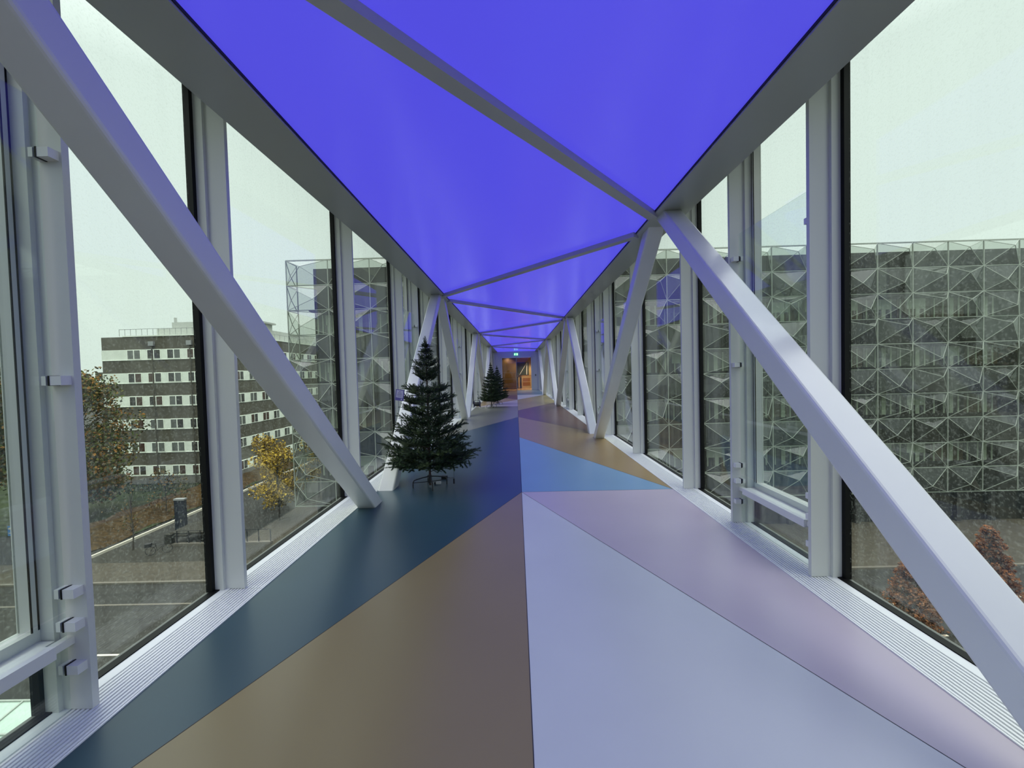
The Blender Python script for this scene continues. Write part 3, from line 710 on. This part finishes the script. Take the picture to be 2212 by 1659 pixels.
leaf_tree('autumn_tree', G(-42.6, 30.6), 17.4, 4.0, 6.2, 'tall half-bare autumn tree at the extreme left edge of the view', AUT, 20000, 2, .15, ncl=100, trunk_r=.32)
leaf_tree('autumn_tree', G(-37.4, 41.5), 4.6, 1.9, .8, 'low bare brown bush on the bank below the office block', AUT[3:], 500, 3, .1, ncl=30, trunk_r=.05)
leaf_tree('young_street_tree', G(-23.8, 38.9), 7.2, 2.1, 1.2, 'young tree with golden leaves nearest the lattice corner', YEL, 4200, 4, .11, ncl=34, trunk_r=.10)
leaf_tree('young_street_tree', G(-27.4, 43.0), 7.8, 2.1, 1.4, 'young golden tree just left of the one by the lattice corner', YEL, 2600, 5, .11, ncl=30, trunk_r=.10)
leaf_tree('young_street_tree', G(-23.6, 46.5), 8.4, 2.0, 2.0, 'young yellow tree farthest along the lane, before the office block', YEL, 2600, 6, .11, ncl=28, trunk_r=.10)
leaf_tree('columnar_tree', G(23.6, 20.2), 5.7, 1.2, .3, 'tall orange cone-shaped tree outside the right window beyond the brace', ORA, 16000, 7, .06, True, 170, .08)
leaf_tree('columnar_tree', G(19.2, 19.6), 4.6, 1.15, .2, 'shorter orange cone-shaped tree seen below the brace on the right', ORA, 13000, 8, .06, True, 140, .07)

leaf_tree('bare_young_tree', G(-32.2, 32.5, -13.9), 5.4, 1.4, 1.6, 'thin bare young tree on the cobbles left of the black bicycle', AUT[3:], 160, 11, .07, ncl=26, trunk_r=.06)
# bicycles
def bicycle(loc, rz, label, group=None, col=None):
    fm = mat('bicycle_frame_black', (.02, .02, .02), .35); rb = mat('tyre', (.012, .012, .012), .8)
    r = empty('bicycle', loc, label, 'bicycle', group, rz=rz)
    for y in (-.53, .53):
        m = MB(); m.torus((0, y, .34), .325, .018, rb, 22, 5)
        for k in range(9):
            a = 2 * PI * k / 9; m.tube([(0, y, .34), (0, y + .32 * math.cos(a), .34 + .32 * math.sin(a))], .002, GREYM, 3, False)
        m.build('wheel', r)
    m = MB()
    for a, b in (((0, -.53, .34), (0, -.1, .30)), ((0, -.1, .30), (0, -.22, .82)), ((0, -.53, .34), (0, -.2, .74)), ((0, -.1, .30), (0, .36, .72)), ((0, -.2, .72), (0, .35, .80)), ((0, .34, .92), (0, .53, .34))):
        m.tube([a, b], .016, fm, 6)
    m.build('frame', r)
    m = MB(); m.tube([(-.26, .2, 1.0), (-.2, .32, 1.02), (0, .34, 1.0), (.2, .32, 1.02), (.26, .2, 1.0)], .012, fm, 6); m.tube([(0, .34, .9), (0, .34, 1.0)], .013, fm, 6); m.build('handlebar', r)
    m = MB(); m.loft([[(-.02, -.08, .86), (.02, -.08, .86), (.02, -.08, .89), (-.02, -.08, .89)], [(-.08, -.34, .86), (.08, -.34, .86), (.08, -.34, .91), (-.08, -.34, .91)]], rb); m.build('saddle', r)
    return r
bk = bicycle((G(-29.3, 31.7)[0], 31.7, ZG + .11), math.radians(-62), 'black bicycle with a rear basket parked on the cobbles outside left')
m = MB(); m.box(-.2, .2, -.85, -.45, .72, .98, mat('black_basket', (.015, .015, .015), .7)); m.build('basket', bk)
base = bicycle((-51.0, 50.6, ZG + .10), 0, 'parked bicycle in the long row at the foot of the brown office block', 'bicycles in the row by the office block')
rng = random.Random(2)
for i in range(1, 17):
    c = copy_tree(base); c.location = (-51.0 + i * .68, 50.6 + rng.uniform(-.1, .1), ZG + .10); c.rotation_euler = (0, 0, rng.uniform(-.25, .25))
# advertising pillar, low wall with railing
r = empty('advertising_pillar', G(-31.0, 35.9), 'dark blue advertising pillar standing beside the cycle path, outside left', 'pillar')
PB = mat('pillar_dark_blue', (.010, .014, .022), .6, spec=.15)
m = MB(); m.box(-.85, .85, -.5, .5, .0, .12, COB); m.build('base', r)
m = MB(); m.box(-.45, .45, -.16, .16, .12, 3.2, PB); m.build('panel', r)
m = MB(); m.box(-.49, .49, -.2, .2, 3.2, 3.34, GREYM); m.build('cap', r)
m = MB(); m.bar((.05, -.17, 1.25), (.25, -.17, 1.4), .01, .08, LINE, (0, 1, 0)); m.bar((.12, -.17, 1.15), (.14, -.17, 1.5), .01, .07, LINE, (0, 1, 0)); m.build('emblem', r)
r = empty('railed_wall', G(-30.1, 33.1), 'low stone wall with thin black railing posts beside the parked bicycle', 'wall')
m = MB(); m.box(0, 9.0, 0, .35, 0, .3, KERB); m.build('coping', r)
m = MB(); m.box(0, .6, .0, .35, .3, 1.1, COB); m.box(.2, 4.0, .3, 3.0, 1.0, 1.14, COB); m.build('slab_top', r)
for i in range(9):
    m = MB(); m.box(.9 + i * 1.0, .96 + i * 1.0, .15, .21, .3, 1.35, DARKM); m.build('post', r)
m = MB(); m.box(.9, 9.0, .16, .20, 1.31, 1.35, DARKM); m.build('rail', r)
# street lamp
r = empty('street_lamp', G(-28.8, 36.9), 'lit street lamp with a round head behind the near left mullion', 'street lamp')
m = MB(); m.tube([(0, 0, 0), (0, 0, 4.1)], [.07, .045], GREYM, 8); m.build('pole', r)
m = MB(); m.lathe([(.05, 4.1), (.28, 4.12), (.3, 4.2), (.05, 4.34)], (0, 0, 0), GREYM, 16); m.build('lamp_head', r)
m = MB(); m.lathe([(.16, 4.06), (.2, 4.11)], (0, 0, 0), mat('street_lamp_glow', (1, .8, .5), .5, emit=(1, .78, .4), es=3), 14); m.build('bulb', r)
# blue street sign
r = empty('street_sign', G(-41.0, 31.6), 'small blue sign with a white stripe on a thin pole at the far left', 'sign')
m = MB(); m.tube([(0, 0, 0), (0, 0, 2.6)], .035, GREYM, 6); m.build('pole', r)
m = MB(); m.box(-.42, .42, -.06, -.03, 1.9, 2.7, mat('sign_blue', (.05, .20, .48), .4)); m.build('plate', r)
m = MB(); m.box(-.34, .34, -.07, -.06, 2.42, 2.58, LINE); m.box(-.34, .2, -.07, -.06, 2.1, 2.16, LINE); m.build('lettering', r)
# glazed shelter roof low on the left
r = empty('glazed_shelter', G(-16.2, 12.4, -14.0), 'street shelter with a pale green glazed roof below the nearest left window', 'shelter')
SG = mat('shelter_roof_glass', (.36, .45, .38), .25, noise=.1, scale=1)
m = MB(); m.loft([[(-3.6, -1.15, 2.6), (1.1, -1.15, 2.6), (1.1, -1.15, 2.65), (-3.6, -1.15, 2.65)], [(-3.6, 1.0, 3.0), (1.1, 1.0, 3.0), (1.1, 1.0, 3.05), (-3.6, 1.0, 3.05)]], SG); m.build('roof', r)
m = MB()
for x in (-3.6, -2.4, -1.2, 0, 1.1): m.bar((x, -1.15, 2.67), (x, 1.0, 3.07), .06, .05, LAT)
for y, z in ((-1.15, 2.67), (-.1, 2.87), (1.0, 3.07)): m.bar((-3.6, y, z), (1.1, y, z), .06, .05, LAT)
m.build('glazing_bars', r)
for x in (-3.4, -1.2, .95):
    m = MB(); m.tube([(x, .8, 0), (x, .8, 2.97)], .05, GREYM, 8); m.build('post', r)
